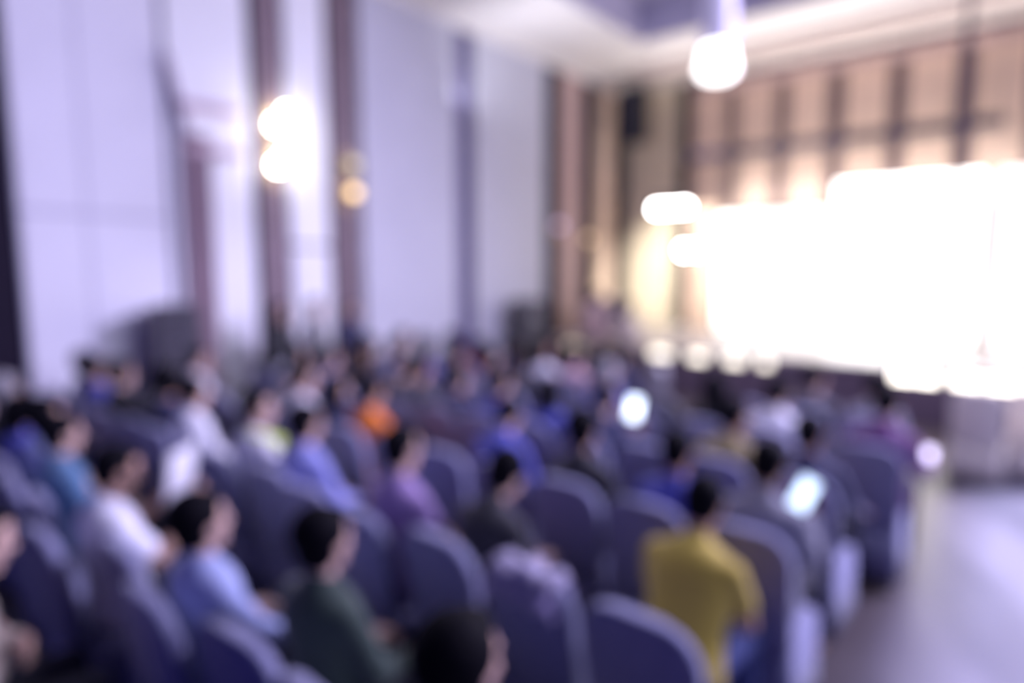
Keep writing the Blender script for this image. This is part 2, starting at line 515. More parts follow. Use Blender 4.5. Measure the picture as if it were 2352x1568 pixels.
# dark mast in front of the LED screens that runs up past the ceiling edge
ms = empty('lighting_mast', (10.4, 0.93, STAGE_Z), 0, 'slim dark lighting mast standing at the stage edge', 'mast')
tube('mast_pole', (0, 0, 0.03), (0, 0, 5.5), 0.035, M_PIPE, ms)
link('base_plate', lathe_mesh('base_plate', [(0.16, 0), (0.16, 0.02), (0.05, 0.035)], 20), M_BLACK, ms)

# hung line-array loudspeaker in the corner
la = empty('line_array', (13.0, 7.2, 4.9), R(180), 'dark loudspeaker column hung high in the corner by the stage', 'loudspeaker')
for i in range(4):
    ac = box('array_cabinet', (-0.18, -0.28, 0.02 + i * 0.30), (0.18, 0.28, 0.29 + i * 0.30), M_BLACK, la, 0.015)
    box('array_grille', (0.18, -0.25, 0.05 + i * 0.30), (0.195, 0.25, 0.26 + i * 0.30), mat('dark_grille', (0.04, 0.04, 0.06), 0.7), ac)
tube('rigging_cable', (0, 0, 1.2), (0, 0, CEIL_Z - 4.9), 0.012, M_BLACK, la, seg=6)


# ------------------------------------------------------------------ loudspeakers at the wall
def loudspeaker(loc, rz, wd, label, h=0.72, base=0.9):
    o = empty('loudspeaker', loc, rz, label, 'loudspeaker', 'loudspeakers along the wall')
    g = mat('charcoal_cabinet', (0.09, 0.085, 0.10), 0.6)
    d = 0.5
    sub = box('subwoofer_cabinet', (-d / 2, -wd / 2, 0.0), (d / 2, wd / 2, base), g, o, 0.02)
    box('subwoofer_grille', (d / 2, -wd / 2 + 0.04, 0.06), (d / 2 + 0.015, wd / 2 - 0.04, base - 0.06), mat('dark_grille', (0.04, 0.04, 0.06), 0.7), sub)
    tc = box('top_cabinet', (-d / 2 + 0.02, -wd / 2 + 0.02, base), (d / 2 - 0.02, wd / 2 - 0.02, base + h), g, o, 0.03)
    q = Matrix.Rotation(R(90), 4, 'Y')
    link('woofer_cone', lathe_mesh('woofer_cone', [(0.19, 0.0), (0.18, 0.02), (0.06, -0.02), (0.02, 0.0)], 20), M_BLACK, tc,
         mtx=Matrix.Translation((d / 2 - 0.018, 0, base + 0.25)) @ q)
    box('horn', (d / 2 - 0.02, -0.13, base + 0.5), (d / 2, 0.13, base + 0.64), M_BLACK, tc, 0.01)
    for s in (-1, 1):
        box('carry_handle', (-0.06, s * (wd / 2 - 0.02) - 0.012, base + 0.32), (0.06, s * (wd / 2 - 0.02) + 0.012, base + 0.36), M_STEEL, tc)
    return o


loudspeaker((3.15, 7.55, 0), R(-25), 0.58, 'charcoal loudspeaker stack standing before the pale panels under the drape', 0.76, 0.95)
loudspeaker((9.55, 7.5, 0), R(-15), 0.55, 'charcoal loudspeaker stack beside the last grey wall panel', 0.66, 0.88)
cs = empty('flight_case', (11.4, 6.9, STAGE_Z), R(6), 'dark brown flight case standing at the corner of the stage', 'case')
box('case_body', (-0.4, -0.35, 0.06), (0.4, 0.35, 0.55), M_SKIRT, cs, 0.015)
cl_ = box('case_lid', (-0.4, -0.35, 0.555), (0.4, 0.35, 0.70), M_SKIRT, cs, 0.015)
for sx in (-1, 1):
    for sy in (-1, 1):
        tube('caster', (sx * 0.32, sy * 0.28 - 0.02, 0.03), (sx * 0.32, sy * 0.28 + 0.02, 0.03), 0.03, M_BLACK, cs, seg=12)
for sy in (-0.15, 0.15):
    box('latch', (-0.415, sy - 0.03, 0.50), (-0.40, sy + 0.03, 0.60), M_STEEL, cl_)

# ------------------------------------------------------------------ chairs


def rounded_panel(wb, wt, z0, z1, rad, th, lean, n=7):
    """a padded back panel in the YZ plane, rounded at its top, leaning back with height"""
    out = [(-wb / 2, z0), (wb / 2, z0)]
    for i in range(n + 1):
        a = PI / 2 * i / n
        out.append((wt / 2 - rad + rad * math.cos(a), z1 - rad + rad * math.sin(a)))
    for i in range(n + 1):
        a = PI / 2 + PI / 2 * i / n
        out.append((-wt / 2 + rad + rad * math.cos(a), z1 - rad + rad * math.sin(a)))
    return out


def make_chair_meshes():
    bm = bmesh.new()
    out = rounded_panel(0.42, 0.44, 0.40, 0.97, 0.13, 0.06, 0.1)

    def xc(z):
        return -0.19 - 0.17 * max(0.0, z - 0.45)
    f = [bm.verts.new((xc(z) + 0.02, y, z)) for y, z in out]
    b = [bm.verts.new((xc(z) - 0.035, y, z)) for y, z in out]
    n = len(out)
    ff = bm.faces.new(f)
    bf = bm.faces.new(b[::-1])
    for i in range(n):
        j = (i + 1) % n
        bm.faces.new((f[i], b[i], b[j], f[j]))
    es = list(ff.edges) + list(bf.edges)
    bmesh.ops.bevel(bm, geom=es, offset=0.014, segments=2, profile=0.5, affect='EDGES')
    back = mesh_from(bm, 'backrest', True)
    bm = bmesh.new()
    bm_box(bm, (-0.20, -0.215, 0.385), (0.225, 0.215, 0.45), 0.025)
    seat = mesh_from(bm, 'seat', True)
    # skirt with soft pleats all round, open below
    bm = bmesh.new()
    per = []
    for x0, y0, x1, y1 in [(0.225, -0.215, 0.225, 0.215), (0.225, 0.215, -0.215, 0.215), (-0.215, 0.215, -0.215, -0.215), (-0.215, -0.215, 0.225, -0.215)]:
        for i in range(8):
            t = i / 8
            per.append((x0 + (x1 - x0) * t, y0 + (y1 - y0) * t))
    rings = []
    for z, fl in [(0.40, 0.0), (0.25, 0.006), (0.07, 0.014)]:
        ring = []
        for i, (x, y) in enumerate(per):
            k = 1 + (fl + (0.012 if i % 2 else -0.006) * (0.40 - z) / 0.33) / 0.22
            ring.append((x * k, y * k, z))
        rings.append(ring)
    vo = [[bm.verts.new(p) for p in r] for r in rings]
    vi = [[bm.verts.new((p[0] * 0.975, p[1] * 0.975, p[2])) for p in r] for r in rings]
    n = len(per)
    for a, b_ in ((0, 1), (1, 2)):
        for i in range(n):
            j = (i + 1) % n
            bm.faces.new((vo[a][i], vo[a][j], vo[b_][j], vo[b_][i]))
            bm.faces.new((vi[a][j], vi[a][i], vi[b_][i], vi[b_][j]))
    for i in range(n):
        j = (i + 1) % n
        bm.faces.new((vo[2][i], vo[2][j], vi[2][j], vi[2][i]))
        bm.faces.new((vo[0][j], vo[0][i], vi[0][i], vi[0][j]))
    skirt = mesh_from(bm, 'skirt', True)
    bm = bmesh.new()
    bm_tube(bm, (0, 0, 0), (0, 0, 0.39), 0.012, 0.014, 8)
    leg = mesh_from(bm, 'leg')
    return back, seat, skirt, leg


CH_BACK, CH_SEAT, CH_SKIRT, CH_LEG = make_chair_meshes()


def chair(x, y, label, rz=0.0, m=M_COVER, group='cloth-covered banquet chairs in rows'):
    o = empty('banquet_chair', (x, y, 0), rz, label, 'chair', group)
    link('backrest', CH_BACK, m, o)
    link('seat', CH_SEAT, m, o)
    link('skirt', CH_SKIRT, m, o)
    for sx in (-0.17, 0.17):
        for sy in (-0.17, 0.17):
            link('leg', CH_LEG, M_STEEL, o, (sx, sy, 0))
    return o


# ------------------------------------------------------------------ people
ICO = None


class Blob:
    """overlapping closed shapes that a voxel remesh turns into one continuous skin"""

    def __init__(self):
        self.bm = bmesh.new()

    def ball(self, c, r, mtx=None):
        vs = bm_ball(self.bm, (0, 0, 0), r, 3)
        t = Matrix.Translation(c) if mtx is None else mtx @ Matrix.Translation(c)
        for v in vs:
            v.co = t @ v.co

    def cap(self, a, b, r0, r1, mtx=None, seg=14):
        a, b = Vector(a), Vector(b)
        if mtx is not None:
            a, b = mtx @ a, mtx @ b
        d = b - a
        L = d.length
        q = d.normalized().to_track_quat('Z', 'Y')
        prof = []
        for i in range(5):
            t = -PI / 2 + PI / 2 * i / 4
            prof.append((r0 * math.cos(t), r0 * math.sin(t)))
        for i in range(5):
            t = PI / 2 * i / 4
            prof.append((r1 * math.cos(t), L + r1 * math.sin(t)))
        bm = self.bm
        rings = []
        for r, z in prof[1:-1]:
            rings.append([bm.verts.new(a + q @ Vector((r * math.cos(2 * PI * i / seg), r * math.sin(2 * PI * i / seg), z))) for i in range(seg)])
        p0 = bm.verts.new(a + q @ Vector((0, 0, prof[0][1])))
        p1 = bm.verts.new(a + q @ Vector((0, 0, prof[-1][1])))
        for u, v in zip(rings[:-1], rings[1:]):
            for i in range(seg):
                j = (i + 1) % seg
                bm.faces.new((u[i], u[j], v[j], v[i]))
        for i in range(seg):
            j = (i + 1) % seg
            bm.faces.new((p0, rings[0][j], rings[0][i]))
            bm.faces.new((p1, rings[-1][i], rings[-1][j]))

    def loft(self, rings, fn, seg=24):
        bm = self.bm
        rs = []
        for z, xc, rx, ry in rings:
            rs.append([bm.verts.new(fn(Vector((xc + rx * math.cos(2 * PI * i / seg), ry * math.sin(2 * PI * i / seg), z)))) for i in range(seg)])
        for u, v in zip(rs[:-1], rs[1:]):
            for i in range(seg):
                j = (i + 1) % seg
                bm.faces.new((u[i], u[j], v[j], v[i]))
        bm.faces.new(rs[0][::-1])
        bm.faces.new(rs[-1])

    def skin(self, name, voxel, smooth=4, ratio=1.0):
        me = bpy.data.meshes.new(name + '_src')
        bmesh.ops.recalc_face_normals(self.bm, faces=self.bm.faces)
        self.bm.to_mesh(me)
        self.bm.free()
        o = bpy.data.objects.new(name + '_src', me)
        COL.objects.link(o)
        md = o.modifiers.new('r', 'REMESH')
        md.mode = 'VOXEL'
        md.voxel_size = voxel
        md.use_smooth_shade = True
        s = o.modifiers.new('s', 'SMOOTH')
        s.factor = 0.5
        s.iterations = smooth
        if ratio < 1:
            d = o.modifiers.new('d', 'DECIMATE')
            d.ratio = ratio
        dg = bpy.context.evaluated_depsgraph_get()
        out = bpy.data.meshes.new_from_object(o.evaluated_get(dg))
        out.name = name
        bpy.data.objects.remove(o)
        bpy.data.meshes.remove(me)
        for p in out.polygons:
            p.use_smooth = True
        return out


TORSO = [(0.455, 0.0, 0.09, 0.13), (0.50, 0.0, 0.12, 0.175), (0.58, 0.0, 0.118, 0.172), (0.70, 0.0, 0.104, 0.152), (0.82, -0.004, 0.108, 0.162),
         (0.92, -0.008, 0.112, 0.176), (0.985, -0.01, 0.098, 0.172), (1.025, -0.01, 0.072, 0.125), (1.055, -0.004, 0.052, 0.068)]

POSES = {
    # lean, head (yaw, pitch), arms: (elbow, wrist, finger direction, palm normal) for left (+y) and right (-y)
    'lap': dict(lean=-4, head=(0, 4), arms=[((0.05, 0.205, 0.73), (0.27, 0.13, 0.655), (1, -0.35, -0.1), (0, 0, -1)),
                                            ((0.05, -0.205, 0.73), (0.27, -0.13, 0.655), (1, 0.35, -0.1), (0, 0, -1))]),
    'turned': dict(lean=-5, head=(-24, 6), arms=[((0.04, 0.205, 0.73), (0.24, 0.08, 0.66), (0.9, -0.6, -0.1), (0, 0, -1)),
                                                 ((0.06, -0.205, 0.73), (0.30, -0.13, 0.655), (1, 0.2, -0.1), (0, 0, -1))]),
    'away': dict(lean=-3, head=(22, 2), arms=[((0.05, 0.205, 0.73), (0.29, 0.12, 0.655), (1, -0.2, -0.1), (0, 0, -1)),
                                              ((0.03, -0.205, 0.73), (0.24, -0.08, 0.66), (0.9, 0.6, -0.1), (0, 0, -1))]),
    'hunched': dict(lean=17, head=(4, 12), arms=[((0.20, 0.205, 0.72), (0.40, 0.10, 0.665), (1, -0.4, -0.1), (0, 0, -1)),
                                                 ((0.20, -0.205, 0.72), (0.40, -0.10, 0.665), (1, 0.4, -0.1), (0, 0, -1))]),
    'bowed': dict(lean=8, head=(0, 34), arms=[((0.12, 0.205, 0.73), (0.33, 0.10, 0.68), (1, -0.4, 0.1), (0, 0, -1)),
                                              ((0.12, -0.205, 0.73), (0.33, -0.10, 0.68), (1, 0.4, 0.1), (0, 0, -1))]),
    'phone': dict(lean=-2, head=(-4, 16), arms=[((0.08, 0.205, 0.73), (0.27, 0.10, 0.66), (1, -0.4, -0.1), (0, 0, -1)),
                                                ((0.10, -0.205, 0.75), (0.24, -0.15, 0.92), (0.35, 0.1, 1.0), (-0.9, 0, 0.3))]),
    'lowphone': dict(lean=-2, head=(-6, 14), arms=[((0.08, 0.205, 0.73), (0.27, 0.10, 0.66), (1, -0.4, -0.1), (0, 0, -1)),
                                                  ((0.08, -0.235, 0.74), (0.29, -0.25, 0.76), (0.6, 0.1, 0.7), (-0.7, 0, 0.6))]),
    'crossed': dict(lean=13, head=(0, 10), arms=[((0.10, 0.205, 0.74), (0.26, -0.06, 0.80), (0.1, -1, 0.1), (-1, 0, 0)),
                                                 ((0.10, -0.205, 0.72), (0.24, 0.06, 0.74), (0.1, 1, 0.1), (-1, 0, 0))]),
    'reading': dict(lean=-3, head=(-8, 14), arms=[((0.10, 0.205, 0.78), (0.30, 0.17, 0.95), (0.55, -0.2, 0.7), (-0.4, -0.8, 0.2)),
                                                  ((0.10, -0.205, 0.78), (0.30, -0.15, 0.95), (0.55, 0.2, 0.7), (-0.4, 0.8, 0.2))]),
    'reclined': dict(lean=-8, head=(-4, 0), arms=[((0.02, 0.21, 0.74), (0.22, 0.20, 0.655), (1, -0.2, -0.1), (0, 0, -1)),
                                                   ((0.04, -0.205, 0.77), (0.27, -0.24, 0.66), (1, 0.2, -0.2), (0, 0, -1))]),
    'standing': dict(lean=0, head=(-6, 4), stand=0.40, arms=[((-0.02, 0.26, 1.08), (0.06, 0.25, 0.84), (0.2, 0, -1), (0, -1, 0)),
                                                             ((-0.02, -0.26, 1.08), (0.06, -0.25, 0.84), (0.2, 0, -1), (0, 1, 0))]),
}


def pose_frames(p):
    dz = p.get('stand', 0.0)
    ln = Matrix.Rotation(R(p['lean']), 4, 'Y')
    pv = Vector((0, 0, 0.52))

    def L(v):
        v = Vector(v)
        if v.z > 0.5:
            w_ = min(1.0, (v.z - 0.5) / 0.12)
            v = v.lerp(pv + (ln @ (v - pv)), w_)
        return v + Vector((0, 0, dz))
    yaw, pit = p['head']
    base = L((0.0, 0, 1.06))
    hm = Matrix.Translation(base) @ Matrix.Rotation(R(p['lean'] * 0.4), 4, 'Y') @ Matrix.Rotation(R(yaw), 4, 'Z') @ Matrix.Rotation(R(pit), 4, 'Y') @ Matrix.Translation((0.022, 0, 0.135)) @ Matrix.Scale(0.95, 4)
    return dz, L, hm


def hand(b, wrist, dirv, normal, side):
    d = Vector(dirv).normalized()
    n = Vector(normal)
    n = (n - d * n.dot(d)).normalized()
    s = d.cross(n).normalized()
    w_ = Vector(wrist)
    m = Matrix((s, d, n)).transposed().to_4x4()
    m.translation = w_
    # local: x across, y along the fingers, z the palm side
    b.ball((0, 0.045, 0), (0.040, 0.052, 0.015), m)
    b.cap((0, -0.01, 0), (0, 0.03, 0), 0.026, 0.026, m, 10)
    for x, ln in ((-0.033, 0.062), (-0.011, 0.075), (0.011, 0.071), (0.033, 0.056)):
        p0 = Vector((x * 0.9, 0.075, 0.0))
        p1 = Vector((x * 1.12, 0.075 + ln * 0.55, 0.012))
        p2 = Vector((x * 1.12, 0.075 + ln * 0.92, 0.034))
        b.cap(p0, p1, 0.0088, 0.0082, m, 8)
        b.cap(p1, p2, 0.0082, 0.0070, m, 8)
    t = side * (1 if s.y < 0 else -1)
    tx = 1 if (m.to_3x3() @ Vector((1, 0, 0))).y * side < 0 else -1
    b.cap((tx * 0.030, 0.020, 0.004), (tx * 0.058, 0.052, 0.014), 0.0115, 0.010, m, 8)
    b.cap((tx * 0.058, 0.052, 0.014), (tx * 0.062, 0.082, 0.022), 0.010, 0.0078, m, 8)


CACHE = {}
SHOULDER = 0.168


def body_mesh(pn):
    if ('body', pn) in CACHE:
        return CACHE[('body', pn)]
    p = POSES[pn]
    dz, L, hm = pose_frames(p)
    b = Blob()
    b.loft([(z, xc, rx * 0.9, ry * 0.9) for z, xc, rx, ry in TORSO], L)
    b.cap(L((0, 0, 1.02)), hm @ Vector((-0.02, 0, -0.04)), 0.056, 0.052)
    # head: cranium, jaw, cheeks, chin, nose, brow, lips, ears
    b.ball((-0.004, 0, 0.032), (0.098, 0.077, 0.097), hm)
    b.ball((0.024, 0, -0.035), (0.068, 0.060, 0.082), hm)
    b.ball((0.062, 0, -0.098), (0.026, 0.028, 0.022), hm)
    for s in (-1, 1):
        b.ball((0.058, s * 0.036, -0.024), (0.028, 0.024, 0.026), hm)
        b.ball((-0.004, s * 0.079, -0.004), (0.020, 0.011, 0.031), hm)
        b.ball((0.078, s * 0.030, 0.030), (0.014, 0.024, 0.008), hm)
    b.cap((0.088, 0, 0.022), (0.107, 0, -0.022), 0.008, 0.0125, hm, 10)
    b.ball((0.100, 0, -0.026), (0.011, 0.018, 0.009), hm)
    b.ball((0.085, 0, -0.058), (0.012, 0.024, 0.0065), hm)
    b.ball((0.083, 0, -0.070), (0.012, 0.021, 0.0065), hm)
    for i, (el, wr, fd, nm) in enumerate(p['arms']):
        s = 1 if i == 0 else -1
        sh = L((-0.01, s * (SHOULDER - 0.012), 0.955))
        b.cap(sh, el, 0.040, 0.038)
        b.cap(el, wr, 0.041, 0.027)
        hand(b, wr, fd, nm, s)
    for s in (-1, 1):
        hip, knee, ank = leg_points(dz, s)
        b.cap(hip, knee, 0.070, 0.052)
        b.cap(knee, ank, 0.052, 0.036)
        b.cap(ank, ank + Vector((0.14, s * 0.02, -0.045)), 0.036, 0.026)
    me = b.skin('body', 0.0062, 3, 0.28)
    CACHE[('body', pn)] = me
    return me


def leg_points(dz, s):
    if dz:
        return Vector((0.0, s * 0.09, 0.92)), Vector((0.02, s * 0.11, 0.50)), Vector((-0.01, s * 0.12, 0.10))
    return Vector((0.02, s * 0.088, 0.55)), Vector((0.44, s * 0.12, 0.535)), Vector((0.42, s * 0.13, 0.10))


def shirt_mesh(pn, sleeve):
    key = ('shirt', pn, sleeve)
    if key in CACHE:
        return CACHE[key]
    p = POSES[pn]
    dz, L, hm = pose_frames(p)
    b = Blob()
    b.loft([(z, xc, rx + 0.014, ry + 0.014) for z, xc, rx, ry in TORSO[1:]], L)
    for i, (el, wr, fd, nm) in enumerate(p['arms']):
        s = 1 if i == 0 else -1
        el, wr = Vector(el), Vector(wr)
        sh = L((-0.01, s * (SHOULDER - 0.005), 0.962))
        b.ball(sh, (0.064, 0.056, 0.056))
        if sleeve == 'short':
            b.cap(sh, sh.lerp(el, 0.62), 0.058, 0.062)
        else:
            b.cap(sh, el, 0.056, 0.052)
            b.cap(el, el.lerp(wr, 0.93), 0.053, 0.038)
    b.cap(L((-0.005, 0, 1.03)), L((-0.002, 0, 1.068)), 0.066, 0.060)     # collar
    me = b.skin('shirt', 0.012, 9)
    CACHE[key] = me
    return me


def trouser_mesh(stand):
    key = ('trousers', stand)
    if key in CACHE:
        return CACHE[key]
    b = Blob()
    dz = 0.40 if stand else 0.0
    b.ball((0.0, 0, 0.545 + dz), (0.132, 0.188, 0.092 if not stand else 0.12))
    for s in (-1, 1):
        hip, knee, ank = leg_points(dz, s)
        b.cap(hip, knee, 0.086, 0.070)
        b.cap(knee, ank, 0.070, 0.056)
    me = b.skin('trousers', 0.013, 4)
    CACHE[key] = me
    return me


def shoe_mesh():
    if 'shoe' in CACHE:
        return CACHE['shoe']
    b = Blob()
    b.cap((-0.04, 0, 0.045), (0.17, 0, 0.038), 0.043, 0.036)
    b.cap((-0.03, 0, 0.085), (-0.02, 0, 0.05), 0.040, 0.042)
    b.ball((0.06, 0, 0.012), (0.15, 0.045, 0.013))
    b.ball((-0.045, 0, 0.015), (0.035, 0.036, 0.016))
    me = b.skin('shoe', 0.009, 2)
    CACHE['shoe'] = me
    return me


def hair_mesh(style):
    key = ('hair', style)
    if key in CACHE:
        return CACHE[key]
    b = Blob()
    b.ball((-0.026, 0, 0.046), (0.099, 0.089, 0.098))
    b.ball((-0.045, 0, -0.012), (0.064, 0.080, 0.075))
    b.ball((0.028, 0, 0.098), (0.058, 0.064, 0.036))
    if style == 'short':
        for s in (-1, 1):
            b.ball((0.010, s * 0.075, 0.030), (0.030, 0.012, 0.036))
    if style == 'long':
        b.cap((-0.058, 0.0, -0.02), (-0.072, 0.0, -0.20), 0.078, 0.055)
        for s in (-1, 1):
            b.cap((-0.015, s * 0.072, 0.02), (-0.032, s * 0.074, -0.15), 0.034, 0.026)
    if style == 'bun':
        b.ball((-0.125, 0, 0.045), (0.046, 0.048, 0.046))
        for s in (-1, 1):
            b.ball((0.005, s * 0.073, 0.025), (0.034, 0.014, 0.038))
    if style == 'full':
        b.ball((-0.035, 0, 0.050), (0.112, 0.102, 0.108))
        b.ball((-0.044, 0, -0.025), (0.074, 0.090, 0.078))
    me = b.skin('hair', 0.009, 6)
    CACHE[key] = me
    return me


EYE = ball_mesh('eye', 0.0125, 2)
M_EYE = mat('dark_eye', (0.06, 0.045, 0.045), 0.2, 0.1, 60)
SKINS = [mat('fair_skin', (0.60, 0.40, 0.33), 0.5, 0.05, 20), mat('tan_skin', (0.46, 0.28, 0.21), 0.5, 0.05, 20), mat('brown_skin', (0.30, 0.17, 0.12), 0.5, 0.05, 20)]
HAIRS = {'black': mat('black_hair', (0.004, 0.0035, 0.006), 0.7, 0.3, 60, spec=0.06, bump=0.5), 'dark brown': mat('dark_brown_hair', (0.012, 0.008, 0.008), 0.7, 0.3, 60, spec=0.06, bump=0.5),
         'grey': mat('grey_hair', (0.22, 0.21, 0.23), 0.5, 0.2, 60)}
CLOTH = {
    'white': (0.78, 0.78, 0.84), 'lavender': (0.46, 0.42, 0.62), 'navy': (0.025, 0.028, 0.09), 'black': (0.018, 0.018, 0.024), 'royal blue': (0.07, 0.08, 0.40),
    'pale blue': (0.36, 0.42, 0.66), 'dark green': (0.026, 0.048, 0.036), 'yellow': (0.55, 0.42, 0.06), 'olive yellow': (0.34, 0.28, 0.12), 'orange': (0.80, 0.20, 0.02),
    'grey': (0.24, 0.24, 0.29), 'dark grey': (0.08, 0.08, 0.10), 'pink': (0.62, 0.40, 0.48), 'red': (0.45, 0.04, 0.05), 'plum': (0.16, 0.06, 0.20), 'beige': (0.55, 0.48, 0.42),
    'chartreuse': (0.55, 0.68, 0.10), 'teal blue': (0.08, 0.17, 0.30), 'periwinkle': (0.26, 0.28, 0.62), 'purple': (0.30, 0.20, 0.42), 'cream': (0.74, 0.64, 0.56), 'blush': (0.70, 0.50, 0.46),
}


def cloth(c):
    return mat(c.replace(' ', '_') + '_shirt_cloth', CLOTH[c], 0.75, 0.06, 16, bump=0.15, sheen=0.25)


M_TR = [mat('dark_trouser_cloth', (0.022, 0.022, 0.035), 0.8), mat('denim_cloth', (0.05, 0.065, 0.18), 0.8), mat('grey_trouser_cloth', (0.10, 0.10, 0.12), 0.8)]
M_SHOE = mat('black_shoe_leather', (0.02, 0.018, 0.02), 0.4)


def person(x, y, label, shirt='navy', pose='lap', hair='short', hcol='black', skin=0, sleeve='short', trouser=0, rz=0.0, z=0.0, scale=1.0, group='seated audience'):
    o = empty('person', (x, y, z), rz, label, 'person', group, scale)
    p = POSES[pose]
    dz, L, hm = pose_frames(p)
    link('body', body_mesh(pose), SKINS[skin], o)
    link('shirt', shirt_mesh(pose, sleeve), cloth(shirt), o)
    link('trousers', trouser_mesh(bool(dz)), M_TR[trouser], o)
    link('hair', hair_mesh(hair), HAIRS[hcol], o, mtx=hm.copy())
    for s in (-1, 1):
        link('eye', EYE, M_EYE, o, mtx=hm @ Matrix.Translation((0.0795, s * 0.031, 0.008)))
        ank = leg_points(dz, s)[2]
        link('shoe', shoe_mesh(), M_SHOE, o, mtx=Matrix.Translation((ank.x, ank.y, 0)) @ Matrix.Rotation(R(6 * s), 4, 'Z'))
    return o


# ------------------------------------------------------------------ the seating plan
ORD = ['zero', 'first', 'second', 'third', 'fourth', 'fifth', 'sixth', 'seventh', 'eighth', 'ninth', 'tenth', 'eleventh', 'twelfth', 'thirteenth', 'fourteenth', 'fifteenth']
ROWX = [1.18, 2.10, 3.02, 3.94, 4.86, 5.78]      # row 0 is nearest the camera
NROW = len(ROWX)
COLY = [0.95 + 0.48 * c for c in range(14)]


def seat_words(r, c):
    n = c - 1 if r == NROW - 1 and c > 4 else c + 1        # the front row has a gap
    return '%s row from the stage, %s seat from the aisle' % (ORD[NROW - r], ORD[n])


# people the photograph shows clearly: (row, seat): shirt, pose, hair, ...
KEY = {
    (0, 0): dict(shirt='black', pose='reclined', hair='full', sleeve='long', skin=0, lab='person in black with bushy black hair, lowest head at the photo bottom', cx=-0.10, dy=0.04),
    (0, 2): dict(shirt='dark green', pose='lap', hair='full', skin=0, sleeve='long', lab='person in dark green shirt with full black hair near the photo bottom', dx=0.06, dy=-0.04),
    (0, 3): dict(shirt='pale blue', pose='reclined', hair='full', skin=0, lab='person in pale blue shirt beside the dark green shirt, elbow out', cx=-0.10, dy=0.0, sleeve='long'),
    (0, 5): dict(shirt='white', pose='reading', hair='short', skin=1, lab='person in white shirt reading the open white booklet', cx=-0.16, dy=-0.10),
    (0, 7): dict(shirt='teal blue', pose='lap', hair='full', skin=0, cx=-0.05),
    (0, 8): dict(shirt='pale blue', pose='turned', hair='full', skin=0),
    (0, 9): dict(shirt='royal blue', pose='lap', hair='long', skin=0),
    (1, 0): dict(shirt='yellow', pose='hunched', hair='short', skin=1, trouser=1, lab='person in bright yellow shirt hunched forward at the aisle', dx=0.16, dy=0.06),
    (1, 2): dict(shirt='black', pose='bowed', hair='full', skin=0, sleeve='long', lab='person in black with bowed head beside the draped chair'),
    (1, 3): dict(shirt='purple', pose='lap', hair='short', skin=0, lab='person in purple shirt two seats past the draped chair', cx=-0.08),
    (1, 5): dict(shirt='periwinkle', pose='lap', hair='full', skin=0, sleeve='long', lab='person in periwinkle long sleeves ahead of the pale blue shirt'),
    (1, 6): dict(shirt='white', pose='turned', hair='short', skin=0, lab='person in white shirt with a chartreuse scarf'),
    (1, 8): dict(shirt='white', pose='lap', hair='full', skin=0, sleeve='long'),
    (2, 0): dict(shirt='grey', pose='phone', hair='short', skin=2, lab='person in grey holding up a big glowing phone at the aisle', sleeve='long'),
    (2, 1): dict(shirt='royal blue', pose='lap', hair='short', skin=1, dy=-0.05),
    (2, 2): dict(shirt='black', pose='lap', hair='full', skin=1, sleeve='long', dy=0.05),
    (2, 4): dict(shirt='royal blue', pose='hunched', hair='short', skin=0, sleeve='long', lab='person in royal blue long sleeves hunched before the empty chairs', dy=-0.2),
    (2, 6): dict(shirt='orange', pose='lap', hair='short', skin=1, lab='person in vivid orange shirt, the only orange in the hall'),
    (3, 0): dict(shirt='navy', pose='reclined', hair='short', skin=1, sleeve='long'),
    (3, 1): dict(shirt='olive yellow', pose='turned', hair='short', skin=1, lab='person in olive yellow shirt behind the grey phone holder'),
    (3, 3): dict(shirt='navy', pose='phone', hair='short', skin=0, lab='person in navy holding up a glowing phone amid the middle seats', sleeve='long'),
    (4, 0): dict(shirt='plum', pose='lowphone', hair='short', skin=0, sleeve='long', cy=-0.14, dy=-0.06, lab='person in plum holding a small lavender light at the aisle'),
    (4, 1): dict(shirt='white', pose='lap', hair='short', skin=0),
    (5, 9): dict(shirt='red', pose='lap', hair='short', skin=0),
}
KEY[(3, 1)]['lab'] = 'person in olive yellow shirt ahead of the big glowing phone'
EMPTY = {(0, 1), (1, 1), (2, 3), (2, 5), (0, 4), (1, 4), (3, 2), (0, 6), (4, 5), (1, 7)}
FILL = ['navy', 'white', 'black', 'royal blue', 'black', 'pale blue', 'navy', 'pink', 'navy', 'dark grey', 'black', 'lavender', 'white', 'plum', 'dark grey', 'grey']
PO = ['lap', 'turned', 'away', 'lap', 'reclined', 'bowed', 'turned']
HS = ['short', 'short', 'full', 'long', 'bun', 'short', 'full']
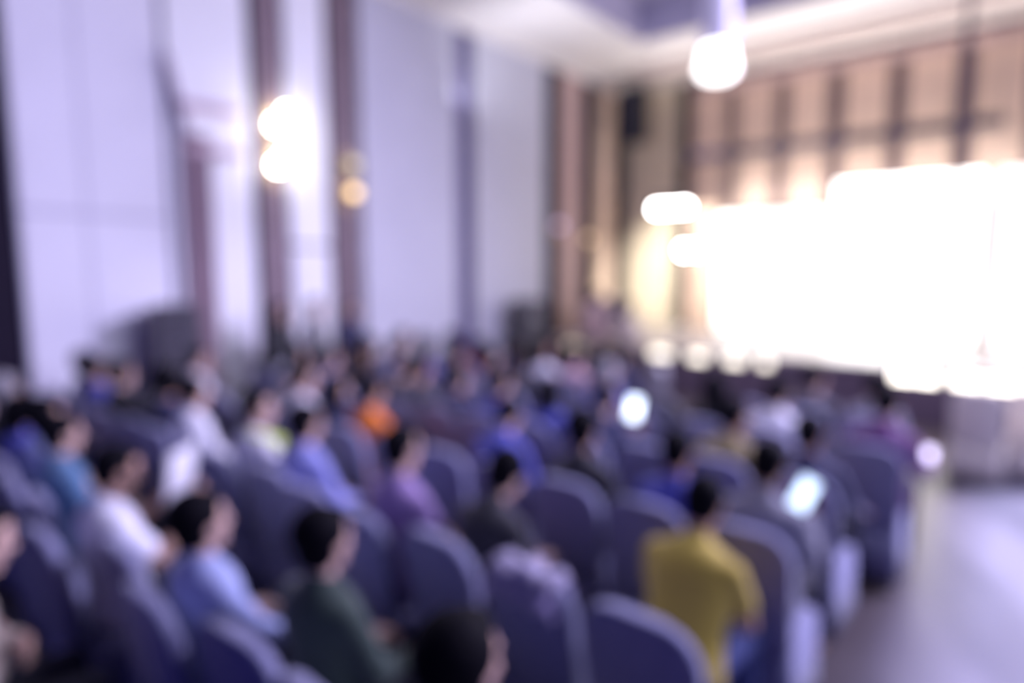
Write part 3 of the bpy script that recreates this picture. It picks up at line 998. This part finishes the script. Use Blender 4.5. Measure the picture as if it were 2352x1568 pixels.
for r, rx in enumerate(ROWX):
    for c, cy in enumerate(COLY):
        if rx < 0.205 * cy - 0.45:          # outside the photograph
            continue
        if (c == 13 and r in (2, 3, 4, 5)) or (r == 5 and c in (3, 4)):
            continue
        jx, jy = random.uniform(-0.03, 0.03), random.uniform(-0.015, 0.015)
        jr = random.uniform(-4, 4)
        rnd = [random.random() for _ in range(6)]
        lab = 'grey cloth-covered chair, ' + seat_words(r, c)
        if (r, c) == (1, 1):
            lab = 'empty grey chair with a pale lavender shawl over its back'
        cy += KEY.get((r, c), {}).get('cy', 0)
        kx = KEY.get((r, c), {}).get('cx', 0)
        chair(rx + jx + kx, cy + jy, lab, R(jr))
        if (r, c) in EMPTY or ((r, c) not in KEY and rnd[0] < 0.07):
            continue
        k = KEY.get((r, c), None)
        if k is None:
            sh = FILL[int(rnd[1] * len(FILL))]
            k = dict(shirt=sh, pose=PO[int(rnd[2] * len(PO))], hair=HS[int(rnd[3] * len(HS))], skin=0 if rnd[4] < 0.6 else 1, sleeve='long' if rnd[5] < 0.4 else 'short',
                     hcol='grey' if rnd[5] > 0.95 else ('dark brown' if rnd[4] > 0.75 else 'black'), trouser=int(rnd[3] * 3))
        kw = {a: k[a] for a in ('shirt', 'pose', 'hair', 'hcol', 'skin', 'sleeve', 'trouser') if a in k}
        lb = k.get('lab') or 'person in %s shirt, %s' % (k['shirt'], seat_words(r, c))
        person(rx + jx + kx + k.get('dx', 0), cy + jy + k.get('dy', 0), lb, rz=R(jr * 0.6), scale=0.96 + 0.06 * rnd[4], **kw)

# the person at the photograph's left edge, a row nearer than the rest
chair(0.27, 2.75, 'grey cloth-covered chair at the edge under the beige shirt')
person(0.27, 2.75, 'person in beige shirt cut off by the photo edge', shirt='beige', pose='crossed', hair='short', skin=0, sleeve='long')

# cream chairs in the front, beside the aisle
chair(7.75, 0.36, 'cream covered chair in the front beside the bright aisle', 0, M_CREAM, 'cream chairs at the front')
chair(8.05, -0.10, 'cream covered chair in the front, farther out into the aisle', 0, M_CREAM, 'cream chairs at the front')

# people on their feet
for i, (x, y, s, t, lb, rz, sc_) in enumerate([
    (4.30, 7.35, 'black', 0, 'person in black standing at the wall under the bright sconce', -60, 0.98),
    (4.86, 7.45, 'dark grey', 0, 'person in dark grey standing at the wall below the brightest panel', -40, 1.0),
    (5.42, 7.40, 'navy', 1, 'person in navy standing at the wall below the warm globe', -75, 0.96),
    (9.45, 5.95, 'blush', 2, 'person in blush pink standing before the corner of the stage', -30, 1.03),
    (9.50, 5.30, 'cream', 2, 'shorter person in cream standing before the stage lamps', -10, 0.93),
]):
    person(x, y, lb, shirt=s, pose='standing', hair='short' if i % 2 else 'long', skin=0, sleeve='long', trouser=t, rz=R(rz), scale=sc_, group='people on their feet')


# ------------------------------------------------------------------ things held and left about
def phone(loc, rot, label, strength, col, size=(0.078, 0.16)):
    o = empty('phone', loc, 0, label, 'phone', 'glowing phones')
    o.rotation_euler = rot
    sx, sz = size
    box('phone_body', (0, -sx / 2 - 0.004, -sz / 2 - 0.005), (0.009, sx / 2 + 0.004, sz / 2 + 0.005), M_BLACK, o, 0.003)
    box('phone_screen', (-0.0012, -sx / 2, -sz / 2), (0.0, sx / 2, sz / 2), mat('phone_screen_%d' % int(strength * 10), col, 0.3, 0.0, 3, emit=strength), o)
    return o


phone((3.25, 0.815, 1.005), (R(24), R(12), R(14)), 'large phone with blazing blue-white screen held up at the aisle', 2.6, (0.62, 0.78, 1.0), (0.08, 0.155))
phone((4.165, 2.255, 1.075), (R(8), R(12), R(25)), 'phone with blazing white screen held up amid the middle seats', 5.0, (0.72, 0.82, 1.0), (0.08, 0.15))
phone((5.135, 0.495, 0.835), (R(4), R(30), R(5)), 'phone with small lavender screen low beside the aisle', 4.0, (0.78, 0.70, 1.0), (0.055, 0.08))

# the open booklet
bk = empty('booklet', (1.385, 3.26, 1.08), R(-34), 'open white booklet held up by the white-shirted reader', 'booklet')
for s, a, wd in ((1, 12, 0.25), (-1, -14, 0.26)):
    bm = bmesh.new()
    N = 6
    f, b_ = [], []
    for i in range(N + 1):
        t = i / N * wd
        p = Vector((0.02 * math.sin(i / N * PI), s * t, 0))
        for zz, lst in ((-0.15, f), (0.17, b_)):
            lst.append((bm.verts.new((p.x, p.y, zz)), bm.verts.new((p.x + 0.004, p.y, zz))))
    for i in range(N):
        bm.faces.new((f[i][0], f[i + 1][0], b_[i + 1][0], b_[i][0]))
        bm.faces.new((f[i + 1][1], f[i][1], b_[i][1], b_[i + 1][1]))
        bm.faces.new((f[i][0], f[i][1], f[i + 1][1], f[i + 1][0]))
        bm.faces.new((b_[i][1], b_[i][0], b_[i + 1][0], b_[i + 1][1]))
    for i in (0, N):
        bm.faces.new((f[i][0], b_[i][0], b_[i][1], f[i][1]))
    o = link('booklet_page', mesh_from(bm, 'booklet_page', True), M_PAPER, bk)
    o.rotation_euler = (R(0), R(8), R(a))

# shawl over the empty chair
bm = bmesh.new()
N, Mx = 18, 10
grid = []
for i in range(N + 1):
    row = []
    for j in range(Mx + 1):
        s = (i / N - 0.5) * 2            # -1 behind .. 1 in front
        y = (j / Mx - 0.5) * 0.34
        top_z = 0.985 + 0.02 * math.sin(j * 1.7) - 0.03 * abs(j / Mx - 0.5) * 2
        x = -0.285 + 0.055 * max(-1, min(1, s * 4)) + 0.012 * math.sin(j * 2.1 + i)
        z = top_z - max(0, abs(s) - 0.15) * 0.16
        if s > 0:
            x += 0.10 * s * 0.4
        row.append(bm.verts.new((x, y, z + 0.012 * math.sin(i * 1.3 + j))))
    grid.append(row)
for i in range(N):
    for j in range(Mx):
        bm.faces.new((grid[i][j], grid[i + 1][j], grid[i + 1][j + 1], grid[i][j + 1]))
g = bmesh.ops.solidify(bm, geom=bm.faces[:], thickness=0.012)
sw = link('shawl', mesh_from(bm, 'shawl', True), mat('pale_lavender_wool', (0.62, 0.58, 0.74), 0.85, 0.08, 20), None, (2.10, 1.43, 0.01))
tag(sw, 'pale lavender shawl crumpled over the back of an empty chair', 'shawl')

# chartreuse scarf round the neck of the white shirt
bm = bmesh.new()
seg, ring = 28, 8
vv = []
for i in range(seg):
    a = 2 * PI * i / seg
    c = Vector((0.10 * math.cos(a) - 0.01, 0.125 * math.sin(a), 1.03 - 0.035 * math.cos(a) - 0.02))
    vv.append([bm.verts.new(c + Vector((math.cos(a) * 0.034 * math.cos(2 * PI * k / ring), math.sin(a) * 0.034 * math.cos(2 * PI * k / ring), 0.045 * math.sin(2 * PI * k / ring)))) for k in range(ring)])
for i in range(seg):
    for k in range(ring):
        bm.faces.new((vv[i][k], vv[(i + 1) % seg][k], vv[(i + 1) % seg][(k + 1) % ring], vv[i][(k + 1) % ring]))
sf = link('scarf', mesh_from(bm, 'scarf', True), cloth('chartreuse'), None, (2.09, 3.83, 0.0))
tag(sf, 'chartreuse scarf round the neck of the white-shirted person', 'scarf')
